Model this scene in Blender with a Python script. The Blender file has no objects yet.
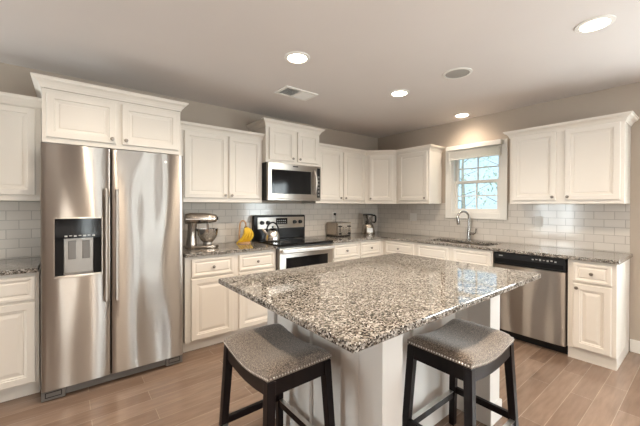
import bpy, bmesh, math, random
from mathutils import Vector, Matrix
random.seed(4)
scene = bpy.context.scene
C = scene.collection
PI = math.pi

# ------------------------------------------------------------------ camera
cam_data = bpy.data.cameras.new('camera')
cam = bpy.data.objects.new('camera', cam_data)
C.objects.link(cam)
yaw, pitch, roll = math.radians(38.502), math.radians(-0.305), math.radians(0.156)
fwd = Vector((math.sin(yaw)*math.cos(pitch), math.cos(yaw)*math.cos(pitch), math.sin(pitch)))
rt = Vector((math.cos(yaw), -math.sin(yaw), 0))
up = rt.cross(fwd)
rt, up = math.cos(roll)*rt + math.sin(roll)*up, -math.sin(roll)*rt + math.cos(roll)*up
M = Matrix((rt, up, -fwd)).transposed().to_4x4()
M.translation = (-4.087, -3.572, 1.345)
cam.matrix_world = M
cam_data.sensor_width = 36
cam_data.lens = 315.724/640*36
cam_data.shift_y = -5.694/640
cam_data.clip_start = .05
scene.camera = cam

# ------------------------------------------------------------------ light and exposure
scene.view_settings.view_transform = 'Standard'
scene.view_settings.look = 'None'
scene.view_settings.gamma = 1
scene.view_settings.exposure = 1.15
scene.view_settings.use_curve_mapping = False
world = bpy.data.worlds.new('sky')
scene.world = world
world.use_nodes = True
bg = world.node_tree.nodes['Background']
bg.inputs[0].default_value = (.62, .83, 1.0, 1)
SKY = .76
bg.inputs[1].default_value = SKY
LAMP = 9.0                                     # glow of each recessed ceiling lens
SPOT = 48.0                                    # floodlight behind each lens, watts

sun = bpy.data.lights.new('sun', 'SUN'); sun.energy = 2.2; sun.angle = .01; sun.color = (1, .95, .88)
so = bpy.data.objects.new('sun', sun); so.rotation_euler = (math.radians(12), math.radians(-48), 0); C.objects.link(so)

def daylight_or_fill(loc, rot, sx, sy, watts, col=(.96, .96, .96)):
    """daylight lamp at a glazed opening, or the added fill under the ceiling"""
    l = bpy.data.lights.new('daylight_or_fill', 'AREA')
    l.shape = 'RECTANGLE'; l.size = sx; l.size_y = sy
    l.energy = watts; l.color = col
    o = bpy.data.objects.new('daylight_or_fill', l)
    o.location = loc; o.rotation_euler = rot
    C.objects.link(o); return l

RX0, RY0, CEIL = -7.4, -7.8, 2.484            # far corner of the room, ceiling height
for _x, _w, _e in ((-3.72, .26, 17), (-2.72, .42, 26), (-2.02, .42, 26)):  # lamps outside the unseen rear windows, set to streak the fridge steel
    daylight_or_fill((_x, RY0-.13, 1.2), (PI/2, 0, 0), _w, 2.0, _e)
for _y, _w, _e in ((-.26, .28, 32), (-.80, .36, 38)):  # lamps outside the added left windows, for streaks on the dishwasher
    daylight_or_fill((RX0-.13, _y, 1.2), (0, -PI/2, 0), 2.0, _w, _e)
daylight_or_fill((.14, -4.45, 1.3), (0, PI/2, 0), 1.3, 1.5, 75)
daylight_or_fill((-4.4, -5.4, .9), (PI, 0, 0), 3.4, 3.4, 26, (1.0, .93, .86))   # unseen fill lamp, added to brighten the ceiling behind the camera

# ------------------------------------------------------------------ materials
def mat(name, col, rough=.5, metal=0, **kw):
    m = bpy.data.materials.new(name); m.use_nodes = True
    b = m.node_tree.nodes['Principled BSDF']
    b.inputs['Base Color'].default_value = (*col, 1)
    b.inputs['Roughness'].default_value = rough
    b.inputs['Metallic'].default_value = metal
    for k, v in kw.items():
        b.inputs[k.replace('_', ' ')].default_value = v
    return m
def nd(m, t, **kw):
    n = m.node_tree.nodes.new(t)
    for k, v in kw.items(): setattr(n, k, v)
    return n
def ln(m, a, ao, b, bi): m.node_tree.links.new(a.outputs[ao], b.inputs[bi])
def bsdf(m): return m.node_tree.nodes['Principled BSDF']
def coords(m, scale=(1, 1, 1), out='Object'):
    tc = nd(m, 'ShaderNodeTexCoord'); mp = nd(m, 'ShaderNodeMapping')
    mp.inputs['Scale'].default_value = scale
    ln(m, tc, out, mp, 'Vector'); return mp
def ramp(m, stops, interp='LINEAR'):
    r = nd(m, 'ShaderNodeValToRGB'); cr = r.color_ramp; cr.interpolation = interp
    cr.elements[0].position = stops[0][0]; cr.elements[0].color = (*stops[0][1], 1)
    cr.elements[1].position = stops[-1][0]; cr.elements[1].color = (*stops[-1][1], 1)
    for p, c in stops[1:-1]:
        e = cr.elements.new(p); e.color = (*c, 1)
    return r
def noise_vary(m, c0, c1, scale, detail=3, stretch=(1, 1, 1), bump=0, bdist=.001):
    mp = coords(m, stretch); n = nd(m, 'ShaderNodeTexNoise')
    n.inputs['Scale'].default_value = scale; n.inputs['Detail'].default_value = detail
    ln(m, mp, 0, n, 'Vector')
    r = ramp(m, [(.3, c0), (.7, c1)]); ln(m, n, 0, r, 0); ln(m, r, 0, bsdf(m), 'Base Color')
    if bump:
        b = nd(m, 'ShaderNodeBump'); b.inputs['Strength'].default_value = bump
        b.inputs['Distance'].default_value = bdist
        ln(m, n, 0, b, 'Height'); ln(m, b, 0, bsdf(m), 'Normal')
    return m

M_paint = noise_vary(mat('cabinet_paint', (.8, .76, .7), .35), (.775, .73, .668), (.80, .755, .69), 3)
M_wall = noise_vary(mat('wall_paint', (.5, .44, .38), .7), (.44, .375, .31), (.46, .395, .33), 2, bump=.05)
M_ceil = noise_vary(mat('ceiling_paint', (.6, .57, .54), .8), (.68, .635, .61), (.70, .655, .63), 2)
M_trim = mat('white_trim', (.8, .78, .74), .35)
M_island = noise_vary(mat('island_paint', (.7, .68, .66), .4), (.67, .635, .595), (.70, .665, .625), 3)
M_black = mat('black_plastic', (.009, .009, .010), .3, Specular_IOR_Level=.3)
M_blackgloss = mat('black_glass', (.006, .006, .007), .08, Specular_IOR_Level=.22)
M_chrome = mat('chrome', (.72, .71, .69), .12, 1)
M_faucet = mat('brushed_nickel', (.42, .40, .38), .2, 1)
M_nickel = mat('satin_nickel', (.3, .27, .24), .28, 1)
M_silver = mat('silver_paint', (.44, .39, .34), .2, .9)
M_plate = mat('metal_footplate', (.70, .68, .65), .36, 1)
M_wood = noise_vary(mat('espresso_wood', (.02, .013, .011), .32, Specular_IOR_Level=.2), (.005, .003, .0035), (.010, .0065, .0065), 6, stretch=(6, 6, .6))
M_plastic = mat('white_plastic', (.75, .73, .69), .4)
M_banana = noise_vary(mat('banana_skin', (.8, .5, .03), .45), (.72, .42, .02), (.86, .6, .05), 18)
M_bstem = mat('banana_tip', (.12, .07, .02), .6)
M_lightwood = noise_vary(mat('pale_wood', (.5, .3, .16), .45), (.42, .24, .12), (.55, .34, .19), 8, stretch=(1, 6, 6))
M_grass = noise_vary(mat('lawn', (.1, .2, .05), .9), (.10, .17, .05), (.2, .27, .11), 1.5)
M_leaf = noise_vary(mat('leaf', (.1, .2, .05), .6), (.22, .30, .2), (.42, .48, .36), 3)
M_bark = mat('bark', (.34, .30, .26), .9)
M_grey = mat('grey_print', (.45, .45, .45), .4)
M_ring = mat('burner_print', (.12, .12, .12), .12)
M_toaster = mat('toaster_steel', (.40, .35, .30), .25, 1)
M_grille = mat('speaker_mesh', (.36, .34, .32), .5)
M_tray = mat('dispenser_metal', (.33, .30, .27), .35, .8)
M_dark = mat('dark_slot', (.010, .009, .009), .6, Specular_IOR_Level=.15)
M_greyplastic = mat('grey_plastic', (.17, .16, .15), .35)

def steel(name, col, rough, wav=.0):
    m = mat(name, col, rough, 1, Anisotropic=1.0, Anisotropic_Rotation=.25)
    t = nd(m, 'ShaderNodeTangent', direction_type='RADIAL', axis='Z'); ln(m, t, 0, bsdf(m), 'Tangent')
    mp = coords(m, (3, 3, 260)); n = nd(m, 'ShaderNodeTexNoise'); n.inputs['Scale'].default_value = 3
    n.inputs['Detail'].default_value = 2
    ln(m, mp, 0, n, 'Vector')
    mr = nd(m, 'ShaderNodeMapRange'); mr.inputs[3].default_value = rough-.02; mr.inputs[4].default_value = rough+.03
    ln(m, n, 0, mr, 0); ln(m, mr, 0, bsdf(m), 'Roughness')
    if wav:
        mp2 = coords(m, (3.2, 3.2, .55)); n2 = nd(m, 'ShaderNodeTexNoise'); n2.inputs['Scale'].default_value = 1.6
        n2.inputs['Detail'].default_value = 0
        ln(m, mp2, 0, n2, 'Vector')
        b = nd(m, 'ShaderNodeBump'); b.inputs['Strength'].default_value = 1; b.inputs['Distance'].default_value = wav
        ln(m, n2, 0, b, 'Height'); ln(m, b, 0, bsdf(m), 'Normal')
    return m
M_steel = steel('brushed_steel', (.40, .37, .34), .34, .035)
M_steel2 = steel('appliance_steel', (.45, .42, .385), .34)

def granite():
    m = mat('speckled_granite', (.5, .45, .4), .05, Specular_IOR_Level=.8)
    mp = coords(m)
    wn = nd(m, 'ShaderNodeTexNoise'); wn.inputs['Scale'].default_value = 70; ln(m, mp, 0, wn, 'Vector')
    add = nd(m, 'ShaderNodeMixRGB', blend_type='ADD'); add.inputs[0].default_value = .006
    ln(m, mp, 0, add, 1); ln(m, wn, 1, add, 2)
    v = nd(m, 'ShaderNodeTexVoronoi'); v.inputs['Scale'].default_value = 165; ln(m, add, 0, v, 'Vector')
    sx = nd(m, 'ShaderNodeSeparateColor'); ln(m, v, 'Color', sx, 0)
    big = nd(m, 'ShaderNodeTexNoise'); big.inputs['Scale'].default_value = 26; big.inputs['Detail'].default_value = 2
    ln(m, mp, 0, big, 'Vector')
    mx = nd(m, 'ShaderNodeMath', operation='MULTIPLY_ADD'); mx.inputs[1].default_value = .55; mx.inputs[2].default_value = -.275
    ln(m, big, 0, mx, 0)
    sm = nd(m, 'ShaderNodeMath', operation='ADD'); ln(m, sx, 0, sm, 0); ln(m, mx, 0, sm, 1)
    r = ramp(m, [(0, (.010, .009, .009)), (.19, (.060, .055, .05)), (.32, (.155, .130, .106)), (.47, (.25, .226, .197)),
                 (.69, (.36, .335, .303)), (.88, (.50, .478, .445))], 'CONSTANT')
    ln(m, sm, 0, r, 0); ln(m, r, 0, bsdf(m), 'Base Color')
    return m
M_granite = granite()

def brick_mat(name, plane, bw, bh, c1, c2, cm, mortar, rough, offset=.5, bump=.6, grain=False):
    m = mat(name, c1, rough)
    tc = nd(m, 'ShaderNodeTexCoord'); sep = nd(m, 'ShaderNodeSeparateXYZ'); cb = nd(m, 'ShaderNodeCombineXYZ')
    ln(m, tc, 'Object', sep, 0)
    ln(m, sep, 'XYZ'.index(plane[0]), cb, 0); ln(m, sep, 'XYZ'.index(plane[1]), cb, 1)
    b = nd(m, 'ShaderNodeTexBrick'); b.offset = offset; b.offset_frequency = 2
    b.inputs['Scale'].default_value = 1
    b.inputs['Color1'].default_value = (*c1, 1); b.inputs['Color2'].default_value = (*c2, 1)
    b.inputs['Mortar'].default_value = (*cm, 1); b.inputs['Mortar Size'].default_value = mortar
    b.inputs['Mortar Smooth'].default_value = .2
    b.inputs['Brick Width'].default_value = bw; b.inputs['Row Height'].default_value = bh
    ln(m, cb, 0, b, 'Vector')
    src = b
    if grain:
        n = nd(m, 'ShaderNodeTexNoise'); n.inputs['Scale'].default_value = 5; n.inputs['Detail'].default_value = 6
        mp = nd(m, 'ShaderNodeMapping'); mp.inputs['Scale'].default_value = (1, 7, 1)
        ln(m, cb, 0, mp, 0); ln(m, mp, 0, n, 'Vector')
        r = ramp(m, [(.3, (.82, .81, .80)), (.7, (1.12, 1.11, 1.10))]); ln(m, n, 0, r, 0)
        mu = nd(m, 'ShaderNodeMixRGB', blend_type='MULTIPLY'); mu.inputs[0].default_value = 1
        ln(m, b, 0, mu, 1); ln(m, r, 0, mu, 2); src = mu
    ln(m, src, 0, bsdf(m), 'Base Color')
    bp = nd(m, 'ShaderNodeBump', invert=True); bp.inputs['Strength'].default_value = bump; bp.inputs['Distance'].default_value = .002
    ln(m, b, 'Fac', bp, 'Height'); ln(m, bp, 0, bsdf(m), 'Normal')
    return m
M_tileA = brick_mat('subway_tile', 'XZ', .152, .0762, (.66, .615, .56), (.61, .57, .52), (.44, .41, .375), .0028, .13)
M_tileB = brick_mat('subway_tile_side', 'YZ', .152, .0762, (.67, .63, .58), (.62, .58, .535), (.46, .425, .385), .0028, .13)
M_floor = brick_mat('floor_planks', 'XY', .91, .127, (.185, .124, .091), (.24, .168, .126), (.33, .255, .20), .0020, .17, .37, .25, True)

def fabric():
    m = mat('tweed_fabric', (.26, .22, .19), .85, Sheen_Weight=.3)
    mp = coords(m, (1, 1, 1))
    n = nd(m, 'ShaderNodeTexNoise'); n.inputs['Scale'].default_value = 260; n.inputs['Detail'].default_value = 2
    ln(m, mp, 0, n, 'Vector')
    r = ramp(m, [(.32, (.045, .036, .030)), (.5, (.16, .128, .104)), (.68, (.40, .325, .26))]); ln(m, n, 0, r, 0)
    ln(m, r, 0, bsdf(m), 'Base Color')
    b = nd(m, 'ShaderNodeBump'); b.inputs['Strength'].default_value = .4; b.inputs['Distance'].default_value = .001
    ln(m, n, 0, b, 'Height'); ln(m, b, 0, bsdf(m), 'Normal')
    return m
M_fabric = fabric()

def thin_glass(name, tint, fac):
    m = bpy.data.materials.new(name); m.use_nodes = True
    nt = m.node_tree; nt.nodes.remove(bsdf(m)); out = nt.nodes['Material Output']
    t = nd(m, 'ShaderNodeBsdfTransparent'); t.inputs[0].default_value = (*tint, 1)
    g = nd(m, 'ShaderNodeBsdfGlossy'); g.inputs['Roughness'].default_value = .02
    mx = nd(m, 'ShaderNodeMixShader'); mx.inputs[0].default_value = fac
    ln(m, t, 0, mx, 1); ln(m, g, 0, mx, 2); ln(m, mx, 0, out, 0)
    return m
M_glass = thin_glass('window_glass', (.93, .97, .98), .06)
M_jar = thin_glass('clear_jar', (.80, .79, .78), .14)
def emit(name, col, s):
    m = bpy.data.materials.new(name); m.use_nodes = True
    nt = m.node_tree; nt.nodes.remove(bsdf(m)); e = nd(m, 'ShaderNodeEmission')
    e.inputs[0].default_value = (*col, 1); e.inputs[1].default_value = s
    ln(m, e, 0, nt.nodes['Material Output'], 0)
    return m
M_lens = emit('lamp_lens', (1.0, .83, .64), LAMP)

# ------------------------------------------------------------------ mesh helpers
class MB:
    def __init__(s): s.bm = bmesh.new()
    def box(s, x0, x1, y0, y1, z0, z1, bev=0, seg=2):
        x0, x1 = sorted((x0, x1)); y0, y1 = sorted((y0, y1)); z0, z1 = sorted((z0, z1))
        v = [s.bm.verts.new(p) for p in [(x0,y0,z0),(x1,y0,z0),(x1,y1,z0),(x0,y1,z0),(x0,y0,z1),(x1,y0,z1),(x1,y1,z1),(x0,y1,z1)]]
        f = [s.bm.faces.new([v[i] for i in q]) for q in [(3,2,1,0),(4,5,6,7),(0,1,5,4),(1,2,6,5),(2,3,7,6),(3,0,4,7)]]
        if bev:
            es = {e for q in f for e in q.edges}
            bmesh.ops.bevel(s.bm, geom=list(es), offset=bev, segments=seg, affect='EDGES', profile=.6)
        return s
    def bar(s, a, b, w, h, w2=None, h2=None, up=(0, 0, 1)):
        a, b = Vector(a), Vector(b); d = (b-a).normalized(); upv = Vector(up)
        if abs(d.dot(upv)) > .95: upv = Vector((0, 1, 0))
        r = d.cross(upv).normalized(); u = r.cross(d)
        w2 = w2 or w; h2 = h2 or h
        rings = []
        for p, ww, hh in ((a, w, h), (b, w2, h2)):
            rings.append([s.bm.verts.new(p + r*sx*ww/2 + u*sy*hh/2) for sx, sy in ((-1,-1),(1,-1),(1,1),(-1,1))])
        for i in range(4):
            j = (i+1) % 4
            s.bm.faces.new((rings[0][i], rings[0][j], rings[1][j], rings[1][i]))
        s.bm.faces.new(rings[0][::-1]); s.bm.faces.new(rings[1]); return s
    def tube(s, pts, r, n=10, cap=True):
        pts = [Vector(p) for p in pts]
        rr = r if isinstance(r, (list, tuple)) else [r]*len(pts)
        rings = []; prev = None
        for i, p in enumerate(pts):
            d = (pts[min(i+1, len(pts)-1)] - pts[max(i-1, 0)]).normalized()
            if prev is None:
                u = d.orthogonal().normalized()
            else:
                u = (prev - d*prev.dot(d)).normalized()
            prev = u; w = d.cross(u)
            rings.append([s.bm.verts.new(p + (u*math.cos(2*PI*k/n) + w*math.sin(2*PI*k/n))*rr[i]) for k in range(n)])
        for a, b in zip(rings, rings[1:]):
            for k in range(n):
                s.bm.faces.new((a[k], a[(k+1)%n], b[(k+1)%n], b[k]))
        if cap:
            s.bm.faces.new(rings[0][::-1]); s.bm.faces.new(rings[-1])
        return s
    def lathe(s, prof, c=(0, 0, 0), n=24, axis='z', sx=1, sy=1):
        rings = []
        c = Vector(c)
        for r, h in prof:
            ring = []
            for k in range(n):
                a = 2*PI*k/n; x, y = r*math.cos(a)*sx, r*math.sin(a)*sy
                p = {'z': (x, y, h), '-y': (x, -h, y), '-z': (x, -y, -h), 'x': (h, x, y)}[axis]
                ring.append(s.bm.verts.new(c + Vector(p)))
            rings.append(ring)
        for a, b in zip(rings, rings[1:]):
            for k in range(n):
                s.bm.faces.new((a[k], a[(k+1)%n], b[(k+1)%n], b[k]))
        s.bm.faces.new(rings[0][::-1]); s.bm.faces.new(rings[-1]); return s
    def panel(s, x0, x1, z0, z1, yb, rings):
        """raised panel facing -y: rings are (inset, height over yb)"""
        R = [[s.bm.verts.new(p) for p in ((x0+i, yb-h, z0+i), (x1-i, yb-h, z0+i), (x1-i, yb-h, z1-i), (x0+i, yb-h, z1-i))] for i, h in rings]
        for a, b in zip(R, R[1:]):
            for k in range(4):
                s.bm.faces.new((a[k], a[(k+1)%4], b[(k+1)%4], b[k]))
        s.bm.faces.new(R[-1]); s.bm.faces.new(R[0][::-1]); return s
    def grid_solid(s, xs, ys, has, z0, z1):
        V = {}
        def v(i, j, t):
            k = (i, j, t)
            if k not in V: V[k] = s.bm.verts.new((xs[i], ys[j], z1 if t else z0))
            return V[k]
        nx, ny = len(xs)-1, len(ys)-1
        P = lambda i, j: 0 <= i < nx and 0 <= j < ny and has(i, j)
        for i in range(nx):
            for j in range(ny):
                if not P(i, j): continue
                s.bm.faces.new((v(i,j,1), v(i+1,j,1), v(i+1,j+1,1), v(i,j+1,1)))
                s.bm.faces.new((v(i,j+1,0), v(i+1,j+1,0), v(i+1,j,0), v(i,j,0)))
                if not P(i, j-1): s.bm.faces.new((v(i,j,0), v(i+1,j,0), v(i+1,j,1), v(i,j,1)))
                if not P(i+1, j): s.bm.faces.new((v(i+1,j,0), v(i+1,j+1,0), v(i+1,j+1,1), v(i+1,j,1)))
                if not P(i, j+1): s.bm.faces.new((v(i+1,j+1,0), v(i,j+1,0), v(i,j+1,1), v(i+1,j+1,1)))
                if not P(i-1, j): s.bm.faces.new((v(i,j+1,0), v(i,j,0), v(i,j,1), v(i,j+1,1)))
        return s
    def prism(s, poly, z0, z1):
        a = [s.bm.verts.new((x, y, z0)) for x, y in poly]; b = [s.bm.verts.new((x, y, z1)) for x, y in poly]
        n = len(poly)
        for k in range(n): s.bm.faces.new((a[k], a[(k+1)%n], b[(k+1)%n], b[k]))
        s.bm.faces.new(a[::-1]); s.bm.faces.new(b); return s
    def xf(s, mtx):
        bmesh.ops.transform(s.bm, matrix=mtx, verts=s.bm.verts[:]); return s
    def build(s, name, m, parent=None, smooth=False, bev=0):
        bmesh.ops.recalc_face_normals(s.bm, faces=s.bm.faces[:])
        me = bpy.data.meshes.new(name); s.bm.to_mesh(me); s.bm.free()
        if smooth:
            for p in me.polygons: p.use_smooth = True
            try: me.set_sharp_from_angle(angle=math.radians(38))
            except Exception: pass
        me.materials.append(m)
        o = bpy.data.objects.new(name, me); C.objects.link(o)
        if parent is not None: o.parent = parent
        if bev:
            b = o.modifiers.new('bevel', 'BEVEL'); b.width = bev; b.segments = 2
            b.limit_method = 'ANGLE'; b.angle_limit = math.radians(40)
        return o

def tag(o, label, cat, group=None, kind=None):
    o['label'] = label; o['category'] = cat
    if group: o['group'] = group
    if kind: o['kind'] = kind
    return o
def thing(name, label, cat, loc=(0, 0, 0), rz=0, group=None):
    o = bpy.data.objects.new(name, None); C.objects.link(o)
    o.empty_display_size = .1
    o.location = loc; o.rotation_euler = (0, 0, rz)
    return tag(o, label, cat, group)
def struct(name, mb, m, parent=None, **kw):
    o = mb.build(name, m, parent, **kw)
    if parent is None: o['kind'] = 'structure'
    return o
def copy_tree(o, parent=None):
    c = o.copy(); C.objects.link(c)
    if parent is not None: c.parent = parent
    for ch in list(o.children): copy_tree(ch, c)
    return c
def inv(loc, rz): return (Matrix.Translation(Vector(loc)) @ Matrix.Rotation(rz, 4, 'Z')).inverted()
WB = -PI/2                                     # turn for units that stand on the right-hand wall

# ------------------------------------------------------------------ the room
T = .12
def wall_with_holes(lo, hi, holes):
    """rectangles (u0,u1,z0,z1) of wall that remain round the holes"""
    us = sorted({lo, hi} | {h[k] for h in holes for k in (0, 1)}); out = []
    for a, b in zip(us, us[1:]):
        mid = (a+b)/2; z = 0
        for h in sorted([h for h in holes if h[0] < mid < h[1]], key=lambda q: q[2]):
            if h[2] > z: out.append((a, b, z, h[2]))
            z = h[3]
        if z < CEIL: out.append((a, b, z, CEIL))
    return out
WIN = (-1.945, -1.325, 1.255, 2.065)           # kitchen window opening (y0,y1,z0,z1)
SIDE = (-5.2, -3.7, .65, 1.95)                 # second window of the same wall, off to the right
REAR = [(-3.72-.13, -3.72+.13, .2, 2.2), (-2.72-.21, -2.72+.21, .2, 2.2), (-2.02-.21, -2.02+.21, .2, 2.2)]  # unseen rear openings, split narrow so the fridge reflects streaks
LEFT = [(-.40, -.12, .2, 2.2), (-.98, -.62, .2, 2.2)]  # added openings out of view, placed to reflect in the dishwasher door
mb = MB()
mb.box(RX0-T, T, RY0-T, T, -.1, 0)
struct('floor', mb, M_floor)
mb = MB(); mb.box(RX0-T, T, RY0-T, T, CEIL, CEIL+.1)
struct('ceiling', mb, M_ceil)
mb = MB(); mb.box(RX0-T, T, 0, T, 0, CEIL); struct('wall_back', mb, M_wall)
mb = MB()
for a, b, z0, z1 in wall_with_holes(RY0-T, 0, [WIN, SIDE]): mb.box(0, T, a, b, z0, z1)
struct('wall_right', mb, M_wall)
mb = MB()
for a, b, z0, z1 in wall_with_holes(RX0, 0, REAR): mb.box(a, b, RY0-T, RY0, z0, z1)
struct('wall_front', mb, M_wall)
mb = MB()
for a, b, z0, z1 in wall_with_holes(RY0-T, 0, LEFT): mb.box(RX0-T, RX0, a, b, z0, z1)
struct('wall_left', mb, M_wall)

def baseboard(name, x0, x1, y0, y1):
    mb = MB(); mb.box(x0, x1, y0, y1, 0, .115, .004)
    struct(name, mb, M_trim)
baseboard('baseboard_right', -.016, -.0005, -7.75, -3.075)
baseboard('baseboard_front', RX0+.02, -.02, RY0+.0005, RY0+.016)
baseboard('baseboard_left', RX0+.0005, RX0+.016, -7.75, -2.5)

# --- kitchen window (local: -y faces into the room, x runs to the right, origin at sill centre line on wall face)
def sash(mb_frame, mb_pane, x0, x1, z0, z1, y, cols, rows, w=.036):
    for q in ((x0, x0+w, z0, z1), (x1-w, x1, z0, z1), (x0+w, x1-w, z0, z0+w), (x0+w, x1-w, z1-w, z1)):
        mb_frame.box(q[0], q[1], y-.016, y+.016, q[2], q[3])
    for k in range(1, cols):
        xc = x0+w+(x1-x0-2*w)*k/cols; mb_frame.box(xc-.007, xc+.007, y-.011, y+.011, z0+w, z1-w)
    for k in range(1, rows):
        zc = z0+w+(z1-z0-2*w)*k/rows
        for j in range(cols):
            a = x0+w+(x1-x0-2*w)*j/cols+.007*(j > 0); b = x0+w+(x1-x0-2*w)*(j+1)/cols-.007*(j < cols-1)
            mb_frame.box(a, b, y-.010, y+.010, zc-.007, zc+.007)
    mb_pane.box(x0+w, x1-w, y-.002, y+.002, z0+w, z1-w)
def window(name, loc, rz, w, z0, z1, cw, cols, rows, split=True):
    r = bpy.data.objects.new(name, None); C.objects.link(r); r.location = loc; r.rotation_euler = (0, 0, rz); r['kind'] = 'structure'
    h = w/2
    mb = MB()
    if cw:
        for q in ((-h-cw, -h+.004, z0-cw*.9, z1+cw), (h-.004, h+cw, z0-cw*.9, z1+cw), (-h+.004, h-.004, z1-.004, z1+cw), (-h+.004, h-.004, z0-cw*.9, z0+.004)):
            mb.box(q[0], q[1], -.022, -.0005, q[2], q[3], .003)
        for q in ((-h-cw-.006, -h-cw+.012, z0-cw*.9-.006, z1+cw+.006), (h+cw-.012, h+cw+.006, z0-cw*.9-.006, z1+cw+.006),
                  (-h-cw+.012, h+cw-.012, z1+cw-.012, z1+cw+.006), (-h-cw+.012, h+cw-.012, z0-cw*.9-.006, z0-cw*.9+.012)):
            mb.box(q[0], q[1], -.030, -.022, q[2], q[3], .002)
    mb.build('casing', M_trim, r)
    mb = MB()
    for q in ((-h, -h+.02, z0, z1), (h-.02, h, z0, z1), (-h+.02, h-.02, z0, z0+.02), (-h+.02, h-.02, z1-.02, z1)):
        mb.box(q[0], q[1], .001, T-.001, q[2], q[3])
    mb.build('jamb', M_trim, r)
    zm = (z0+z1)/2
    for a, b, y in (((zm-.02, z1-.02, .085), (z0+.02, zm+.02, .05)) if split else ((z0+.02, z1-.02, .07),)):
        f, p = MB(), MB(); sash(f, p, -h+.02, h-.02, a, b, y, cols, rows)
        fo = f.build('sash', M_trim, r); p.build('pane', M_glass, fo)
    return r
window('window_1', (0, -1.635, 0), WB, .62, WIN[2], WIN[3], .075, 2, 2)
window('window_2', (0, -4.45, 0), WB, 1.5, SIDE[2], SIDE[3], .075, 4, 2)
def unseen_window(name, loc, rz, w, z0, z1, n):
    r = bpy.data.objects.new(name, None); C.objects.link(r); r.location = loc; r.rotation_euler = (0, 0, rz); r['kind'] = 'structure'
    mb = MB(); h = w/2
    for q in ((-h-.08, -h+.004, z0, z1+.08), (h-.004, h+.08, z0, z1+.08), (-h+.004, h-.004, z1-.004, z1+.08)):
        mb.box(q[0], q[1], -.022, -.0005, q[2], q[3], .003)
    mb.build('casing', M_trim, r)
    for k in range(n):
        a, b = -h+w*k/n, -h+w*(k+1)/n
        f, p = MB(), MB(); sash(f, p, a, b, z0, z1, .06, 1, 1, .04)
        fo = f.build('sash', M_trim, r); p.build('pane', M_glass, fo)
for _k, (_x, _w) in enumerate(((-3.72, .26), (-2.72, .42), (-2.02, .42))):  # unseen rear windows, shaped for their reflections in the steel
    unseen_window('window_%d' % (_k+3), (_x, RY0, 0), PI, _w, .2, 2.2, 1)
unseen_window('window_6', (RX0, -.26, 0), PI/2, .28, .2, 2.2, 1)  # added out of view for a streak on the dishwasher
unseen_window('window_7', (RX0, -.80, 0), PI/2, .36, .2, 2.2, 1)  # second added window, same purpose

# --- tiled splashbacks
mb = MB(); mb.box(-5.3, -.0085, -.008, -.0003, .909, 1.374); struct('trim_1', mb, M_tileA)
mb = MB()
mb.box(-.008, -.0003, -1.238, -.0003, .909, 1.385); mb.box(-.008, -.0003, -2.032, -1.238, .909, 1.18); mb.box(-.008, -.0003, -3.07, -2.032, .909, 1.385)
struct('trim_2', mb, M_tileB)

# ------------------------------------------------------------------ outside
mb = MB(); mb.box(-40, 60, -40, 60, -.55, -.45); struct('ground', mb, M_grass)
def tree(loc, h, r, label, seed):
    rnd = random.Random(seed)
    t = thing('tree', label, 'tree', loc, 0, 'trees outside the kitchen window')
    mb = MB(); mb.tube([(0, 0, 0), (.05, .02, h*.3), (.0, .05, h*.62), (.03, 0, h*.93)], [.12, .10, .06, .02], 8)
    tips = []
    for k in range(11):
        z = h*(.28+.6*k/11); a = k*2.4; L = r*(1.05-.5*k/11)
        e = Vector((math.cos(a)*L, math.sin(a)*L, z+L*.45)); mb.tube([(0.02, .03, z), e*.5+Vector((0, 0, z*.5-.05)), e], [.022, .015, .006], 6); tips.append(e)
    mb.build('trunk', M_bark, t, True)
    mb = MB()
    for e in tips:
        for q in range(40):
            p = e*rnd.uniform(.55, 1.05) if rnd.random() < .3 else e + Vector([rnd.gauss(0, .34) for _ in range(3)])
            if rnd.random() < .3: p.z = max(p.z, h*.3)
            u = Vector([rnd.gauss(0, 1) for _ in range(3)]).normalized(); w = u.orthogonal().normalized()
            a, b = u*rnd.uniform(.05, .09), w*rnd.uniform(.03, .05)
            mb.bm.faces.new([mb.bm.verts.new(p+s) for s in (-a, b, a, -b)])
    mb.build('foliage', M_leaf, t)
tree((8.5, 1.0, -.45), 5.2, 1.3, 'leafy tree outside seen through the right half of the kitchen window', 1)
tree((11.5, 4.4, -.45), 6.0, 1.6, 'leafy tree outside seen through the left half of the kitchen window', 2)

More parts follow.
